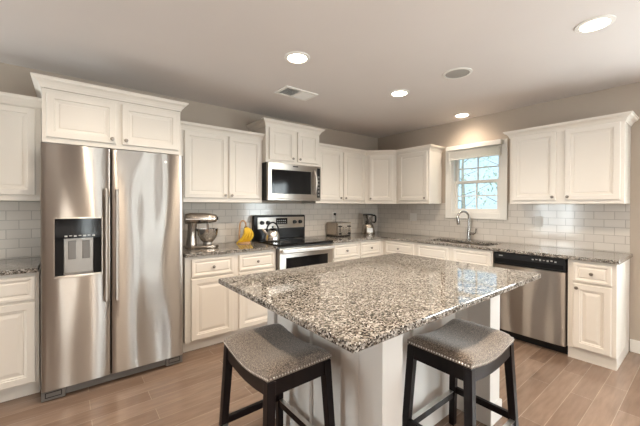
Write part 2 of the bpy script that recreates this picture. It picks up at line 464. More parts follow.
# ------------------------------------------------------------------ ceiling fittings
mb = MB(); L0 = thing('recessed_light', 'x', 'ceiling light', (-2.71, -1.555, CEIL), 0, 'recessed ceiling lights')
MB().lathe([(.074, 0), (.074, .008), (.098, .006), (.100, .0)], (0, 0, 0), 32, '-z').build('trim_ring', M_trim, L0, True)
MB().lathe([(.073, .001), (.073, .0085)], (0, 0, 0), 32, '-z').build('lens', M_lens, L0)
sl = bpy.data.lights.new('floodlight', 'SPOT'); sl.energy = SPOT; sl.color = (1.0, .84, .66); sl.spot_size = math.radians(150); sl.spot_blend = .9; sl.shadow_soft_size = .06
slo = bpy.data.objects.new('floodlight', sl); slo.location = (0, 0, -.012); C.objects.link(slo); slo.parent = L0
L0['label'] = 'lit round ceiling light at left, nearest the air vent and fridge'
for x, y, lab in ((-1.475, -1.57, 'lit round ceiling light above the island, right of the air vent'),
                  (-.235, -1.58, 'lit round ceiling light farthest back, just in front of the sink window'),
                  (-1.515, -3.09, 'large bright round ceiling light at the upper right, nearest the viewer'),
                  (-2.71, -3.09, 'round ceiling light just above the viewer, outside the photo'),
                  (-3.95, -1.57, 'round ceiling light left of the fridge, outside the photo'),
                  (-3.95, -3.09, 'round ceiling light left of the viewer, outside the photo'),
                  (-4.6, -5.4, 'added round ceiling light far behind at left, outside the photo'),  # this row is unseen, added behind the camera to light the room
                  (-2.7, -5.4, 'added round ceiling light far behind at centre, outside the photo'),
                  (-.9, -5.4, 'added round ceiling light far behind at right, outside the photo')):
    c = copy_tree(L0); c.location = (x, y, CEIL); c['label'] = lab
    if x == -.235:                                 # the lamp over the sink is a weaker one
        for ch in c.children:
            if ch.type == 'LIGHT': ch.data = ch.data.copy(); ch.data.energy = SPOT*.3
t = thing('ceiling_speaker', 'round grey speaker grille set in the ceiling, unlit', 'speaker', (-1.48, -2.18, CEIL))
MB().lathe([(.098, 0), (.098, .009), (.116, .006), (.118, 0)], (0, 0, 0), 32, '-z').build('trim_ring', M_trim, t, True)
MB().lathe([(.097, .0005), (.097, .004), (.06, .0065), (.02, .007)], (0, 0, 0), 32, '-z').build('grille', M_grille, t, True)
t = thing('ceiling_vent', 'rectangular white air vent with dark slots in the ceiling', 'vent', (-2.28, -.915, CEIL))
mb = MB()
for q in ((-.19, .19, -.115, -.09), (-.19, .19, .09, .115), (-.19, -.165, -.09, .09), (.165, .19, -.09, .09), (-.012, .012, -.09, .09)):
    mb.box(q[0], q[1], q[2], q[3], -.012, 0)
mb.build('frame', M_trim, t)
MB().box(-.165, .165, -.09, .09, -.002, -.0005).build('duct_backing', M_dark, t)
mb = MB()
for k in range(11):
    y = -.078+.0156*k
    mb.bar((-.165, y, -.007), (-.012, y, -.007), .010, .0012, up=(0, -.55, .8)); mb.bar((.012, y, -.007), (.165, y, -.007), .013, .0012, up=(0, .75, .6))
mb.build('slats', M_trim, t)

# ------------------------------------------------------------------ cabinet kit
DOOR = [(0, 0), (0, .016), (.004, .020), (.046, .020), (.050, .015), (.058, .015), (.062, .0095), (.070, .0095), (.092, .0155)]
UPPER = [(0, 0), (0, .016), (.004, .020), (.044, .020), (.046, .011), (.052, .011), (.068, .0075), (.073, .0075), (.075, .0115)]
DRAWER = [(0, 0), (0, .016), (.004, .020), (.020, .020), (.024, .0145), (.030, .0135), (.034, .0105), (.046, .0165)]
def knob(parent, x, z, y):
    MB().lathe([(.006, 0), (.005, .012), (.010, .016), (.0145, .021), (.013, .027), (.006, .030)], (x, y, z), 14, '-y').build('knob', M_nickel, parent, True)
def door(t, x0, x1, z0, z1, y, kx=None, kz=None, name='door', prof=None):
    o = MB().panel(x0, x1, z0, z1, y, prof or DOOR).build(name, M_paint, t)
    if kx is not None: knob(o, kx, kz, y-.020)
    return o
def drawer(t, x0, x1, z0, z1, y, k=True, name='drawer'):
    o = MB().panel(x0, x1, z0, z1, y, DRAWER).build(name, M_paint, t)
    if k: knob(o, (x0+x1)/2, (z0+z1)/2, y-.0165)
    return o
CROWN = [(0, 0), (.006, 0), (.008, .010), (.012, .016), (.016, .026), (.026, .040), (.040, .048), (.046, .052), (.048, .060), (.055, .062), (.055, .072), (0, .072)]
def crown(t, path, seg, z, mtx=None, prof=CROWN):
    """moulding along path (room on its right-hand side), only the legs seg[0]..seg[1]"""
    P = [Vector((*p, 0)) for p in path]
    N = [Vector(((b-a).y, -(b-a).x, 0)).normalized() for a, b in zip(P, P[1:])]
    mb = MB(); rings = []
    for i in range(seg[0], seg[1]+1):
        if 0 < i < len(P)-1:
            n = (N[i-1]+N[i]); n = n / (1+N[i-1].dot(N[i]))
        else: n = N[0] if i == 0 else N[-1]
        rings.append([mb.bm.verts.new(P[i]+n*o+Vector((0, 0, z+h))) for o, h in prof])
    for a, b in zip(rings, rings[1:]):
        for k in range(len(prof)-1): mb.bm.faces.new((a[k], a[k+1], b[k+1], b[k]))
        mb.bm.faces.new((a[-1], a[0], b[0], b[-1]))
    mb.bm.faces.new(rings[0][::-1]); mb.bm.faces.new(rings[-1])
    if mtx is not None: mb.xf(mtx)
    return mb.build('crown_molding', M_paint, t)
UZ0, UZ1 = 1.376, 2.10
def wall_cabinet(label, loc, rz, w, d, z0, z1, doors, dz0, dz1, path=None, seg=None, cz=None):
    t = thing('wall_cabinet', label, 'wall cabinet', (loc[0], loc[1], z0), rz, 'wall cabinets')
    MB().box(0, w, -d, -.001, 0, z1-z0, .002).build('body', M_paint, t)
    for x0, x1, side in doors:
        kx = {'r': x1-.026, 'l': x0+.026, None: None}[side]
        door(t, x0, x1, dz0-z0, dz1-z0, -d, kx, dz0-z0+.032, prof=UPPER)
    if path: crown(t, path, seg, (cz or z1)-z0-.012)
    return t
def base_cabinet(label, loc, rz, w, fronts, d=.61, top=.877, toe=.06):
    t = thing('base_cabinet', label, 'base cabinet', (loc[0], loc[1], 0), rz, 'base cabinets')
    MB().box(0, w, -d, -.001, .10, top, .002).build('body', M_paint, t)
    MB().box(0, w, -d+toe, -.02, 0, .0995).build('toe_kick', M_paint, t)
    for kind, x0, x1, z0, z1, k in fronts:
        if kind == 'drawer': drawer(t, x0, x1, z0, z1, -d, k)
        elif kind == 'front': drawer(t, x0, x1, z0, z1, -d, False, 'false_front')
        else: door(t, x0, x1, z0, z1, -d, {'l': x0+.028, 'r': x1-.028, None: None}[k], z1-.035)
    return t
DZ = (.115, .672); RZ = (.690, .852)

# wall cabinets on the back wall
wall_cabinet('cream single door wall cabinet left of the fridge, cut by the photo edge', (-5.2, 0), 0, .945, .305, UZ0, UZ1,
             [(.03, .46, 'r'), (.475, .912, None)], 1.42, 2.08, [(0, -.305), (.945, -.305), (.945, -.03)], (0, 1))
wall_cabinet('cream two door cabinet on top of the fridge', (-4.236, 0), 0, .922, .615, 1.79, 2.17,
             [(.025, .440, 'r'), (.480, .900, 'l')], 1.825, 2.145, [(0, 0), (0, -.615), (.922, -.615), (.922, 0)], (0, 3), 2.185)
wall_cabinet('tall cream two door wall cabinet between fridge and microwave', (-3.245, 0), 0, .90, .305, UZ0, UZ1,
             [(.045, .480, 'r'), (.500, .873, 'l')], 1.42, 2.08, [(0, -.305), (.90, -.305), (.9, -.03)], (0, 1))
wall_cabinet('short cream two door cabinet above the microwave, raised higher than its neighbours', (-2.340, 0), 0, .772, .385, 1.842, 2.255,
             [(.040, .378, 'r'), (.428, .742, 'l')], 1.872, 2.235, [(0, 0), (0, -.385), (.772, -.385), (.772, 0)], (0, 3), 2.262)
RUN = [(-1.563, -.305), (-.63, -.305), (-.305, -.63), (-.305, -1.17), (0, -1.17)]
def run_path(loc, rz): 
    m = inv((*loc, 0), rz); return [tuple((m @ Vector((*p, 0)))[:2]) for p in RUN]
wall_cabinet('cream two door wall cabinet right of the microwave', (-1.563, 0), 0, .931, .305, UZ0, UZ1,
             [(.03, .448, 'r'), (.487, .900, 'l')], 1.42, 2.09, run_path((-1.563, 0), 0), (0, 1))
t = thing('wall_cabinet', 'cream diagonal corner wall cabinet with one door', 'wall cabinet', (-.63, -.305, UZ0), -PI/4, 'wall cabinets')
mt = inv((-.63, -.305, UZ0), -PI/4)
MB().prism([(-.63, -.001), (-.63, -.305), (-.305, -.63), (-.001, -.63), (-.001, -.001)], UZ0, UZ1).xf(mt).build('body', M_paint, t)
door(t, .055, .405, 1.42-UZ0, 2.085-UZ0, 0, .055+.026, 1.42-UZ0+.032, prof=UPPER)
crown(t, RUN, (1, 2), UZ1-.012, mt)
wall_cabinet('cream single door wall cabinet between the corner and the window', (0, -.632), WB, .538, .305, UZ0, UZ1,
             [(.055, .512, 'r')], 1.42, 2.09, run_path((0, -.632), WB), (2, 4))
wall_cabinet('cream two door wall cabinet right of the window', (0, -2.16), WB, .91, .305, UZ0-.006, UZ1-.005,
             [(.028, .420, 'r'), (.490, .886, 'l')], 1.405, 2.085, [(0, 0), (0, -.305), (.91, -.305), (.91, 0)], (0, 3))

# base cabinets
base_cabinet('cream base cabinet left of the fridge, cut by the photo edge', (-5.2, 0), 0, .95,
             [('drawer', .03, .46, *RZ, True), ('drawer', .49, .93, *RZ, None), ('door', .03, .46, *DZ, 'r'), ('door', .49, .93, *DZ, None)])
base_cabinet('cream base cabinet with two drawers between fridge and range', (-3.275, 0), 0, .935,
             [('drawer', .055, .448, *RZ, True), ('drawer', .510, .910, *RZ, True), ('door', .052, .448, *DZ, None), ('door', .510, .910, *DZ, None)])
base_cabinet('cream base cabinet with two drawers right of the range', (-1.563, 0), 0, .928,
             [('drawer', .04, .470, *RZ, True), ('drawer', .515, .912, *RZ, True), ('door', .04, .470, *DZ, 'r'), ('door', .515, .912, *DZ, 'l')])
t = thing('base_cabinet', 'blank cream corner base cabinet where the two counter runs meet', 'base cabinet', (0, 0, 0), 0, 'base cabinets')
MB().prism([(-.633, -.001), (-.633, -.609), (-.609, -.633), (-.001, -.633), (-.001, -.001)], 0, .877).build('body', M_paint, t)
base_cabinet('cream one drawer base cabinet between the corner and the sink', (0, -.635), WB, .540,
             [('drawer', .06, .515, *RZ, True), ('door', .06, .515, *DZ, 'r')])
sb_ = base_cabinet('cream sink base cabinet with two knobless fronts beside the dishwasher', (0, -1.177), WB, .936,
             [('front', .035, .443, *RZ, None), ('front', .510, .918, *RZ, None), ('door', .035, .443, *DZ, 'r'), ('door', .510, .918, *DZ, 'l')], top=.66)
MB().box(0, .936, -.61, -.59, .6605, .877).build('face_frame', M_paint, sb_)
MB().box(0, .018, -.5895, -.02, .6605, .877).box(.918, .936, -.5895, -.02, .6605, .877).build('side_panels', M_paint, sb_)
base_cabinet('narrow cream base cabinet right of the dishwasher, at the end of the run', (0, -2.748), WB, .322,
             [('drawer', .040, .292, *RZ, True), ('door', .040, .292, *DZ, 'l')], d=.605, toe=.02)

# worktops
CT0, CT1 = .8785, .909
def top(name, label, xs, ys, has):
    o = MB().grid_solid(xs, ys, has, CT0, CT1).build(name, M_granite, None, False, .004)
    return tag(o, label, 'countertop', 'granite worktops')
top('countertop', 'speckled granite worktop left of the fridge', [-5.2, -4.255], [-.648, -.0085], lambda i, j: True)
top('countertop', 'speckled granite worktop between fridge and range, under the stand mixer', [-3.28, -2.341], [-.648, -.0085], lambda i, j: True)
top('countertop', 'long L shaped speckled granite worktop holding toaster, sink and faucet', [-1.560, -.640, -.53, -.15, -.0085], [-3.092, -2.02, -1.255, -.648, -.0085],
    lambda i, j: (j == 3 or i > 0) and not (i == 2 and j == 1))
o = MB().grid_solid([-3.39, -1.695], [-2.866, -1.722], lambda i, j: True, CT0, CT1).build('countertop', M_granite, None, False, .005)
tag(o, 'large speckled granite slab on the kitchen island', 'countertop', 'granite worktops')

# sink and faucet
t = thing('sink', 'steel undermount sink below the kitchen window', 'sink', (-.34, -1.637, .70))
mb = MB()
for q in ((-.20, -.185, -.395, .395, -.01, .178), (.185, .20, -.395, .395, -.01, .178), (-.185, .185, -.395, -.38, -.01, .178), (-.185, .185, .38, .395, -.01, .178), (-.185, .185, -.38, .38, -.01, .004), (-.185, .185, -.03, -.02, .004, .15)):
    mb.box(*q)
mb.build('basin', M_steel2, t)
for y in (-.2, .18): MB().lathe([(.04, .0045), (.04, .007), (.02, .0065)], (0, y, 0), 18).build('drain', M_chrome, t, True)
t = thing('faucet', 'tall chrome gooseneck faucet standing behind the sink', 'faucet', (-.085, -1.60, CT1), 0)
MB().lathe([(.030, 0), (.030, .008), (.022, .014), (.020, .10), (.021, .13), (.018, .15)], (0, 0, 0), 20).build('base', M_faucet, t, True)
pts = [(0, 0, .12), (0, 0, .22), (0, 0, .29)]
for k in range(1, 12):
    a = PI*k/12*1.06; pts.append((-.085*(1-math.cos(a)), .030*(1-math.cos(a)), .29+.075*math.sin(a)))
MB().tube(pts, .0125, 12).build('spout', M_faucet, t, True)
e = Vector(pts[-1]); d = Vector((.014, -.004, -.095))
MB().tube([e+d*-.05, e+d*.3, e+d*.7, e+d], [.0135, .0165, .019, .016], 14).build('spray_head', M_faucet, t, True)
hd = MB().tube([(0, -.012, .085), (0, -.06, .088)], .016, 12).tube([(0, -.06, .088), (0, -.085, .10), (-.005, -.095, .155)], [.014, .010, .008], 10).build('handle', M_faucet, t, True)

# ------------------------------------------------------------------ refrigerator
def bulged(mb, x0, x1, z0, z1, yb, th, bulge, n=18, r=.012):
    """door slab whose front bows out a little, with rounded vertical edges"""
    prof = [(x0, yb), (x0, yb-th+r), (x0+r*.3, yb-th+r*.3), (x0+r, yb-th)]
    for k in range(1, n):
        u = k/n; prof.append((x0+r+(x1-x0-2*r)*u, yb-th-bulge*(1-(2*u-1)**2)))
    prof += [(x1-r, yb-th), (x1-r*.3, yb-th+r*.3), (x1, yb-th+r), (x1, yb)]
    return mb.prism(prof, z0, z1)
FX0, FX1 = -4.236, -3.328
t = thing('refrigerator', 'stainless steel side by side fridge with ice dispenser', 'refrigerator', ((FX0+FX1)/2, 0, 0))
W = (FX1-FX0)/2
MB().box(-W+.006, W-.006, -.70, -.04, .02, 1.752, .004).build('body', M_greyplastic, t)
sp = .0775*-1 + .020
sp = -3.842-(FX0+FX1)/2
mb = MB(); cx0, cx1, cz0, cz1 = -4.166-(FX0+FX1)/2, -3.897-(FX0+FX1)/2, .842, 1.252
dl = bulged(MB(), -W, sp-.003, .082, 1.762, -.705, .056, .006)
dl = dl.build('door', M_steel, t, True); dl['label'] = 'left freezer door with dispenser'
dr = bulged(MB(), sp+.003, W, .082, 1.762, -.705, .056, .006).build('door', M_steel, t, True)
# dispenser recess cut into the left door
cut = MB().box(cx0, cx1, -.80, -.715, cz0, cz1).build('dispenser_cutter', M_black, t)
bo = dl.modifiers.new('cut', 'BOOLEAN'); bo.object = cut; bo.operation = 'DIFFERENCE'; bo.solver = 'EXACT'
dg = bpy.context.evaluated_depsgraph_get(); dg.update()
nm = bpy.data.meshes.new_from_object(dl.evaluated_get(dg))
dl.modifiers.clear(); dl.data = nm; bpy.data.objects.remove(cut)
mb = MB(); b = .005; YF = -.769
for q in ((cx0-b, cx0+.003, cz0-b, cz1+b), (cx1-.003, cx1+b, cz0-b, cz1+b), (cx0+.003, cx1-.003, cz1-.003, cz1+b), (cx0+.003, cx1-.003, cz0-b, cz0+.012)):
    mb.box(q[0], q[1], YF, -.7155, q[2], q[3], .002)
mb.build('dispenser_frame', M_steel2, dl)
zs = cz0+.27
MB().box(cx0+.003, cx1-.003, -.762, -.7155, zs, cz1-.003).build('dispenser_control_panel', M_blackgloss, dl)
mb = MB()
for k in range(7): mb.box(cx0+.055+k*.026, cx0+.071+k*.026, -.7632, -.762, zs+.010+(k % 2)*.004, zs+.020)
mb.build('dispenser_buttons', M_grey, dl)
mb = MB(); mb.box(cx0+.003, cx1-.003, -.7195, -.7155, cz0+.012, zs); mb.box(cx0+.003, cx0+.05, -.745, -.7195, cz0+.012, zs); mb.box(cx1-.05, cx1-.003, -.745, -.7195, cz0+.012, zs)
mb.build('dispenser_cavity', M_dark, dl)
MB().box(cx0+.05, cx1-.05, -.735, -.7195, cz0+.014, zs-.002, .003).build('dispenser_backplate', M_tray, dl)
for s in (.075, .155): MB().box(cx0+s, cx0+s+.045, -.745, -.735, zs-.15, zs-.02, .004).build('dispenser_paddle', M_greyplastic, dl)
MB().box(cx0+.05, cx1-.05, -.768, -.735, cz0+.012, cz0+.024, .002).build('drip_tray', M_greyplastic, dl)
for o, x in ((dl, sp-.032), (dr, sp+.033)):
    mb = MB(); mb.box(x-.010, x+.010, -.822, -.806, .64, 1.465, .006)
    mb.box(x-.009, x+.009, -.807, -.760, .655, .70, .004); mb.box(x-.009, x+.009, -.807, -.760, 1.405, 1.45, .004)
    mb.build('handle', M_steel2, o)
MB().lathe([(.011, 0), (.011, .003)], (-3.467-(FX0+FX1)/2, -.766, 1.698), 20, '-y').build('emblem', M_trim, dr)
mb = MB(); mb.box(-W+.13, W-.13, -.715, -.70, .012, .075, .003)
mb.build('toe_grille', M_greyplastic, t)
for s in (-1, 1):
    o = MB().box(s*(W-.13), s*W, -.735, -.701, .006, .078, .004).build('hinge_cover', M_greyplastic, t)
    mb = MB(); x = s*(W-.065)
    for q in ((-.045, .045, .056, .061), (-.045, .045, .024, .029), (-.045, -.040, .029, .056), (.040, .045, .029, .056)): mb.box(x+q[0], x+q[1], -.7365, -.735, q[2], q[3])
    mb.build('slot', M_black, o)
    MB().lathe([(.02, 0), (.02, .0198)], (s*(W-.07), -.6, 0), 14).build('foot', M_black, t)

# ------------------------------------------------------------------ range
t = thing('range', 'stainless steel electric range with black glass cooktop', 'range', (-1.951, 0, 0))
W = .379
MB().box(-W, W, -.625, -.012, .06, .898).build('body', M_greyplastic, t)
MB().box(-W+.03, W-.03, -.56, -.05, 0, .0595).build('toe_kick', M_black, t)
ck = MB().box(-W-.002, W+.002, -.668, -.012, .8985, .924, .005).build('cooktop', M_blackgloss, t)
for x, y, r in ((-.19, -.20, .085), (.19, -.20, .075), (-.19, -.47, .075), (.19, -.47, .105)):
    mb = MB()
    for rr in (r, r*.72): 
        pts = [(x+rr*math.cos(2*PI*k/28), y+rr*math.sin(2*PI*k/28), .9240) for k in range(29)]
        mb.tube(pts, .0012, 5, False)
    mb.build('burner', M_ring, ck)
bgd = MB().prism([(0, 0), (.07, 0), (.07, .29), (.045, .298), (.02, .29), (-.008, 0)], -W, W)
# profile is (depth from wall, height): turn it up
bgd.xf(Matrix(((0, 0, 1, 0), (-1, 0, 0, -.0095-.002), (0, 1, 0, .9245), (0, 0, 0, 1))))
bk = bgd.build('backguard', M_black, t, False, .004)
yf = -.0825
MB().box(-W+.045, W-.02, yf-.003, yf, 1.055, 1.196, .001).build('control_panel', M_steel2, bk)
MB().box(-.075, .092, yf-.006, yf-.003, 1.105, 1.183, .001).build('display', M_blackgloss, bk)
mb = MB()
for k in range(5):
    for j in range(2): mb.box(-.06+k*.028, -.045+k*.028, yf-.0065, yf-.006, 1.118+j*.028, 1.130+j*.028)
mb.build('buttons', M_grey, bk)
MB().box(-.03, .045, yf-.0036, yf-.003, 1.073, 1.081).build('logo', M_greyplastic, bk)
for x in (-.276, -.192, .204, .293):
    kb = MB().lathe([(.026, .003), (.024, .012), (.021, .030), (.012, .031)], (x, yf, 1.13), 18, '-y').build('knob', M_black, bk, True)
od = MB().box(-W+.004, W-.004, -.668, -.626, .275, .880, .004).build('oven_door', M_steel2, t)
MB().box(-W+.085, W-.085, -.6705, -.668, .40, .775, .001).build('oven_window', M_blackgloss, od)
mb = MB(); mb.box(-W+.01, W-.01, -.722, -.698, .826, .872, .010, 3)
for s in (-1, 1): mb.box(s*(W-.03)-.014, s*(W-.03)+.014, -.70, -.667, .834, .864, .003)
mb.build('handle', M_plate, od)
MB().box(-W+.004, W-.004, -.662, -.626, .085, .268, .004).build('drawer', M_steel2, t)

# ------------------------------------------------------------------ microwave
t = thing('microwave', 'stainless steel microwave mounted over the range', 'microwave', (-1.954, 0, 1.405))
W = .379; H = .432
MB().box(-W, W, -.385, -.01, 0, H, .002).build('body', M_black, t)
dd = MB().box(-W, W, -.428, -.386, .022, H, .004).build('door', M_steel2, t)
MB().box(-W+.045, .222, -.4305, -.428, .078, .356, .001).build('window', M_blackgloss, dd)
MB().box(.318, W-.012, -.4305, -.428, .04, .41, .001).build('control_panel', M_black, dd)
mb = MB()
for k in range(6): mb.box(.328, W-.022, -.431, -.4305, .06+k*.045, .085+k*.045)
mb.build('buttons', M_greyplastic, dd)
pts = [(.275, -.425, .085)] + [(.275, -.428-.045*math.sin(PI*k/14)**.6, .085+.29*k/14) for k in range(1, 14)] + [(.275, -.425, .375)]
MB().tube(pts, .014, 12).build('handle', M_plate, dd, True)
MB().box(-.045, .03, -.4285, -.428, .398, .412).build('logo', M_dark, dd)
MB().box(-W, W, -.42, -.386, 0, .0215, .002).build('bottom_vent', M_steel2, t)

# ------------------------------------------------------------------ dishwasher
t = thing('dishwasher', 'stainless steel dishwasher with black control strip', 'dishwasher', (0, -2.433, 0), WB)
W = .3055
MB().box(-W, W, -.57, -.02, .09, .870).build('body', M_dark, t)
MB().box(-W, W, -.545, -.03, 0, .089).build('toe_kick', M_black, t)
mb = bulged(MB(), -W+.002, W-.002, .088, .748, -.571, .050, .007, 18, .008)
dw = mb.build('door', M_steel, t, True)
cp = MB().box(-W+.002, W-.002, -.622, -.571, .752, .870, .006).build('control_panel', M_black, t)
MB().box(-W+.02, W-.02, -.6235, -.622, .772, .812, .0005).build('vent_strip', M_blackgloss, cp)
MB().box(-W+.05, -W+.085, -.6235, -.622, .836, .846).build('logo', M_grey, cp)
mb = MB()
for k in range(7): mb.box(.04+k*.03, .055+k*.03, -.6235, -.622, .830+(k % 2)*.006, .842+(k % 3)*.003)
mb.build('buttons', M_grey, cp)

# ------------------------------------------------------------------ island base
t = thing('kitchen_island', 'white painted kitchen island base with corner posts', 'kitchen island', (-2.5, -2.2, 0))
def il(mb): return mb.xf(Matrix.Translation((2.5, 2.2, 0)))
IX0, IX1, IY0, IY1 = -3.055, -1.945, -2.49, -1.755
il(MB().box(IX0, IX1, IY0, IY1, 0, .877)).build('body', M_island, t)
PW = .135
for px_, y0 in ((-3.073, -2.715), (-2.073, -2.715)):
    p = il(MB().box(px_, px_+PW, y0, y0+PW, 0, .8775, .002)).build('post', M_island, t)
    il(MB().box(px_-.012, px_+PW+.012, y0-.012, y0+PW+.012, 0, .115, .004)).build('plinth', M_island, p)
# left face: wide end panel joined to the post, stiles and rails
il(MB().box(-3.073, -3.056, -2.579, -2.458, 0, .877, .002)).build('end_panel', M_island, t)
il(MB().box(-3.056, -2.93, -2.579, -2.491, 0, .877, .002)).build('wing', M_island, t)
for y0, y1 in ((-2.215, -2.105), (-1.84, -1.755)):
    il(MB().box(-3.077, -3.0555, y0, y1, 0, .877, .003)).build('stile', M_island, t)
for a, b in ((-2.458, -2.215), (-2.105, -1.84)):
    il(MB().box(-3.069, -3.0555, a, b, .80, .877, .002)).build('rail', M_island, t)
    il(MB().box(-3.069, -3.0555, a, b, 0, .115, .004)).build('baseboard', M_island, t)
# front knee space: centre stile and skirting
il(MB().box(-2.56, -2.45, -2.505, -2.4905, 0, .877, .003)).build('stile', M_island, t)
for a, b in ((-2.929, -2.56), (-2.45, -1.945)):
    il(MB().box(a, b, -2.503, -2.4905, 0, .115, .004)).build('baseboard', M_island, t)
il(MB().box(IX1-.001, IX1+.012, -2.579, IY1, 0, .877, .002)).build('end_panel', M_island, t)
il(MB().box(-2.073+.002, IX1-.001, -2.579, -2.4905, 0, .877, .002)).build('wing', M_island, t)

# ------------------------------------------------------------------ stools
def dip(u): return .030*u*u*(1.5-.5*u*u)
def make_stool(label, loc, rz):
    """long axis = x, island side = +y"""
    t = thing('bar_stool', label, 'bar stool', loc, rz, 'saddle seat bar stools')
    LX, LY, ZS = .230, .168, .600
    mb = MB(); nx, ny = 26, 16; G = {}
    def rnd(s, e=5): return (max(0, 1-abs(s)**e))**.5
    for i in range(nx+1):
        for j in range(ny+1):
            u, v = -1+2*i/nx, -1+2*j/ny
            u = math.copysign(abs(u)**.8, u); v = math.copysign(abs(v)**.8, v)
            G[i, j] = mb.bm.verts.new((u*LX, v*LY, ZS+.022+dip(u)+.038*rnd(u, 7)*rnd(v, 5)))
    for i in range(nx):
        for j in range(ny): mb.bm.faces.new((G[i,j], G[i+1,j], G[i+1,j+1], G[i,j+1]))
    edge = [(i, 0) for i in range(nx)] + [(nx, j) for j in range(ny)] + [(i, ny) for i in range(nx, 0, -1)] + [(0, j) for j in range(ny, 0, -1)]
    lo = {k: mb.bm.verts.new((G[k].co.x, G[k].co.y, G[k].co.z-.022)) for k in edge}
    for a, b in zip(edge, edge[1:]+edge[:1]): mb.bm.faces.new((G[b], G[a], lo[a], lo[b]))
    mb.bm.faces.new([lo[k] for k in edge])
    st = mb.build('seat', M_fabric, t, True)
    mb = MB(); P = []
    def walk(fn, n):
        for k in range(n): P.append(fn(k/n))
    walk(lambda q: (-LX+2*LX*q, -LY), 34); walk(lambda q: (LX, -LY+2*LY*q), 24); walk(lambda q: (LX-2*LX*q, LY), 34); walk(lambda q: (-LX, LY-2*LY*q), 24)
    for x, y in P:
        nx_, ny_ = (0, -1) if y == -LY else (1, 0) if x == LX else (0, 1) if y == LY else (-1, 0)
        c = Vector((x, y, ZS+.009+dip(x/LX))); n = Vector((nx_, ny_, 0)); a = Vector((-ny_, nx_, 0)); r = .0042
        ring = [mb.bm.verts.new(c+(a*math.cos(2*PI*k/8)+Vector((0, 0, 1))*math.sin(2*PI*k/8))*r) for k in range(8)]
        r2 = [mb.bm.verts.new(c+n*.0026+(a*math.cos(2*PI*k/8)+Vector((0, 0, 1))*math.sin(2*PI*k/8))*r*.6) for k in range(8)]
        for k in range(8): mb.bm.faces.new((ring[k], ring[(k+1)%8], r2[(k+1)%8], r2[k]))
        mb.bm.faces.new(r2)
    mb.build('nailhead_trim', M_plate, st)
    # saddle aprons along the long sides, straight ones on the short sides
    for s in (-1, 1):
        mb = MB(); n = 20; y0, y1 = s*(LY-.004), s*(LY-.026); R = []
        for k in range(n+1):
            u = -1+2*k/n; x = u*(LX-.004); zt = ZS-.0005+dip(u); zb = ZS-.058+.030*u*u*.9
            R.append([mb.bm.verts.new(p) for p in ((x, y0, zb), (x, y1, zb), (x, y1, zt), (x, y0, zt))])
        for a, b in zip(R, R[1:]):
            for k in range(4): mb.bm.faces.new((a[k], a[(k+1)%4], b[(k+1)%4], b[k]))
        mb.bm.faces.new(R[0]); mb.bm.faces.new(R[-1][::-1])
        mb.build('apron', M_wood, t)
    for s in (-1, 1):
        MB().box(s*(LX-.004), s*(LX-.026), -LY+.027, LY-.027, ZS-.040, ZS+.0285).build('apron', M_wood, t)
    for sx in (-1, 1):
        for sy in (-1, 1):
            a = (sx*(LX-.020), sy*(LY-.020), ZS+.022); b = (sx*(LX+.016), sy*(LY+.010), 0)
            mb = MB().bar(a, b, .040, .040, .034, .034, up=(0, 1, 0))
            mb.build('leg', M_wood, t, False, .003)
    zf = .20; k = 1-zf/ZS
    ax, ay = LX+.016-.036*(zf/ZS), LY+.010-.030*(zf/ZS)
    for s in (-1, 1):
        f = MB().box(-ax+.017, ax-.017, s*ay-.011, s*ay+.011, zf-.02, zf+.018, .002).build('stretcher', M_wood, t)
        MB().box(-ax+.018, ax-.018, s*ay-.0125, s*ay+.0125, zf+.0182, zf+.0205).build('footplate', M_plate, f)
        MB().box(s*ax-.011, s*ax+.011, -ay+.017, ay-.017, zf+.01, zf+.045, .002).build('stretcher', M_wood, t)
    return t
make_stool('dark wood bar stool with grey tweed saddle seat at the left end of the island', (-3.292, -2.218, 0), -PI/2)
make_stool('dark wood bar stool with grey tweed saddle seat at the island side nearest the dishwasher', (-2.478, -2.74, 0), 0)

# ------------------------------------------------------------------ things on the worktops
# stand mixer (local +x is the head's front)
t = thing('stand_mixer', 'silver stand mixer with steel bowl on worktop beside the fridge', 'stand mixer', (-3.02, -.27, CT1), math.radians(-14))
def blob(mb, secs, n=18):
    """rings across x: (x, zc, ry, rz)"""
    R = []
    for x, zc, ry, rz in secs:
        R.append([mb.bm.verts.new((x, math.copysign(abs(math.cos(a))**.8, math.cos(a))*ry, zc+math.copysign(abs(math.sin(a))**.8, math.sin(a))*rz)) for a in [2*PI*k/n for k in range(n)]])
    for a, b in zip(R, R[1:]):
        for k in range(n): mb.bm.faces.new((a[k], a[(k+1)%n], b[(k+1)%n], b[k]))
    mb.bm.faces.new(R[0][::-1]); mb.bm.faces.new(R[-1]); return mb
mb = MB(); mb.prism([(-.155+.10*0, -.06), (-.10, -.085), (.05, -.10), (.13, -.095), (.165, -.05), (.165, .05), (.13, .095), (.05, .10), (-.10, .085), (-.155, .06)], 0, .032)
mb.build('base', M_silver, t, False, .010)
R = [(-.095, .03, .055, .058), (-.092, .12, .045, .050), (-.088, .20, .045, .05), (-.085, .255, .05, .06)]
mb = MB(); rings = []
for xc, z, rx, ry in R: rings.append([mb.bm.verts.new((xc+math.cos(2*PI*k/16)*rx, math.sin(2*PI*k/16)*ry, z)) for k in range(16)])
for a, b in zip(rings, rings[1:]):
    for k in range(16): mb.bm.faces.new((a[k], a[(k+1)%16], b[(k+1)%16], b[k]))
mb.bm.faces.new(rings[0][::-1]); mb.bm.faces.new(rings[-1])
mb.build('column', M_silver, t, True)
hd = blob(MB(), [(-.165, .295, .03, .03), (-.155, .297, .055, .05), (-.11, .30, .066, .058), (0, .302, .066, .056), (.09, .302, .060, .050), (.135, .30, .050, .042), (.150, .30, .034, .030)]).build('head', M_silver, t, True)
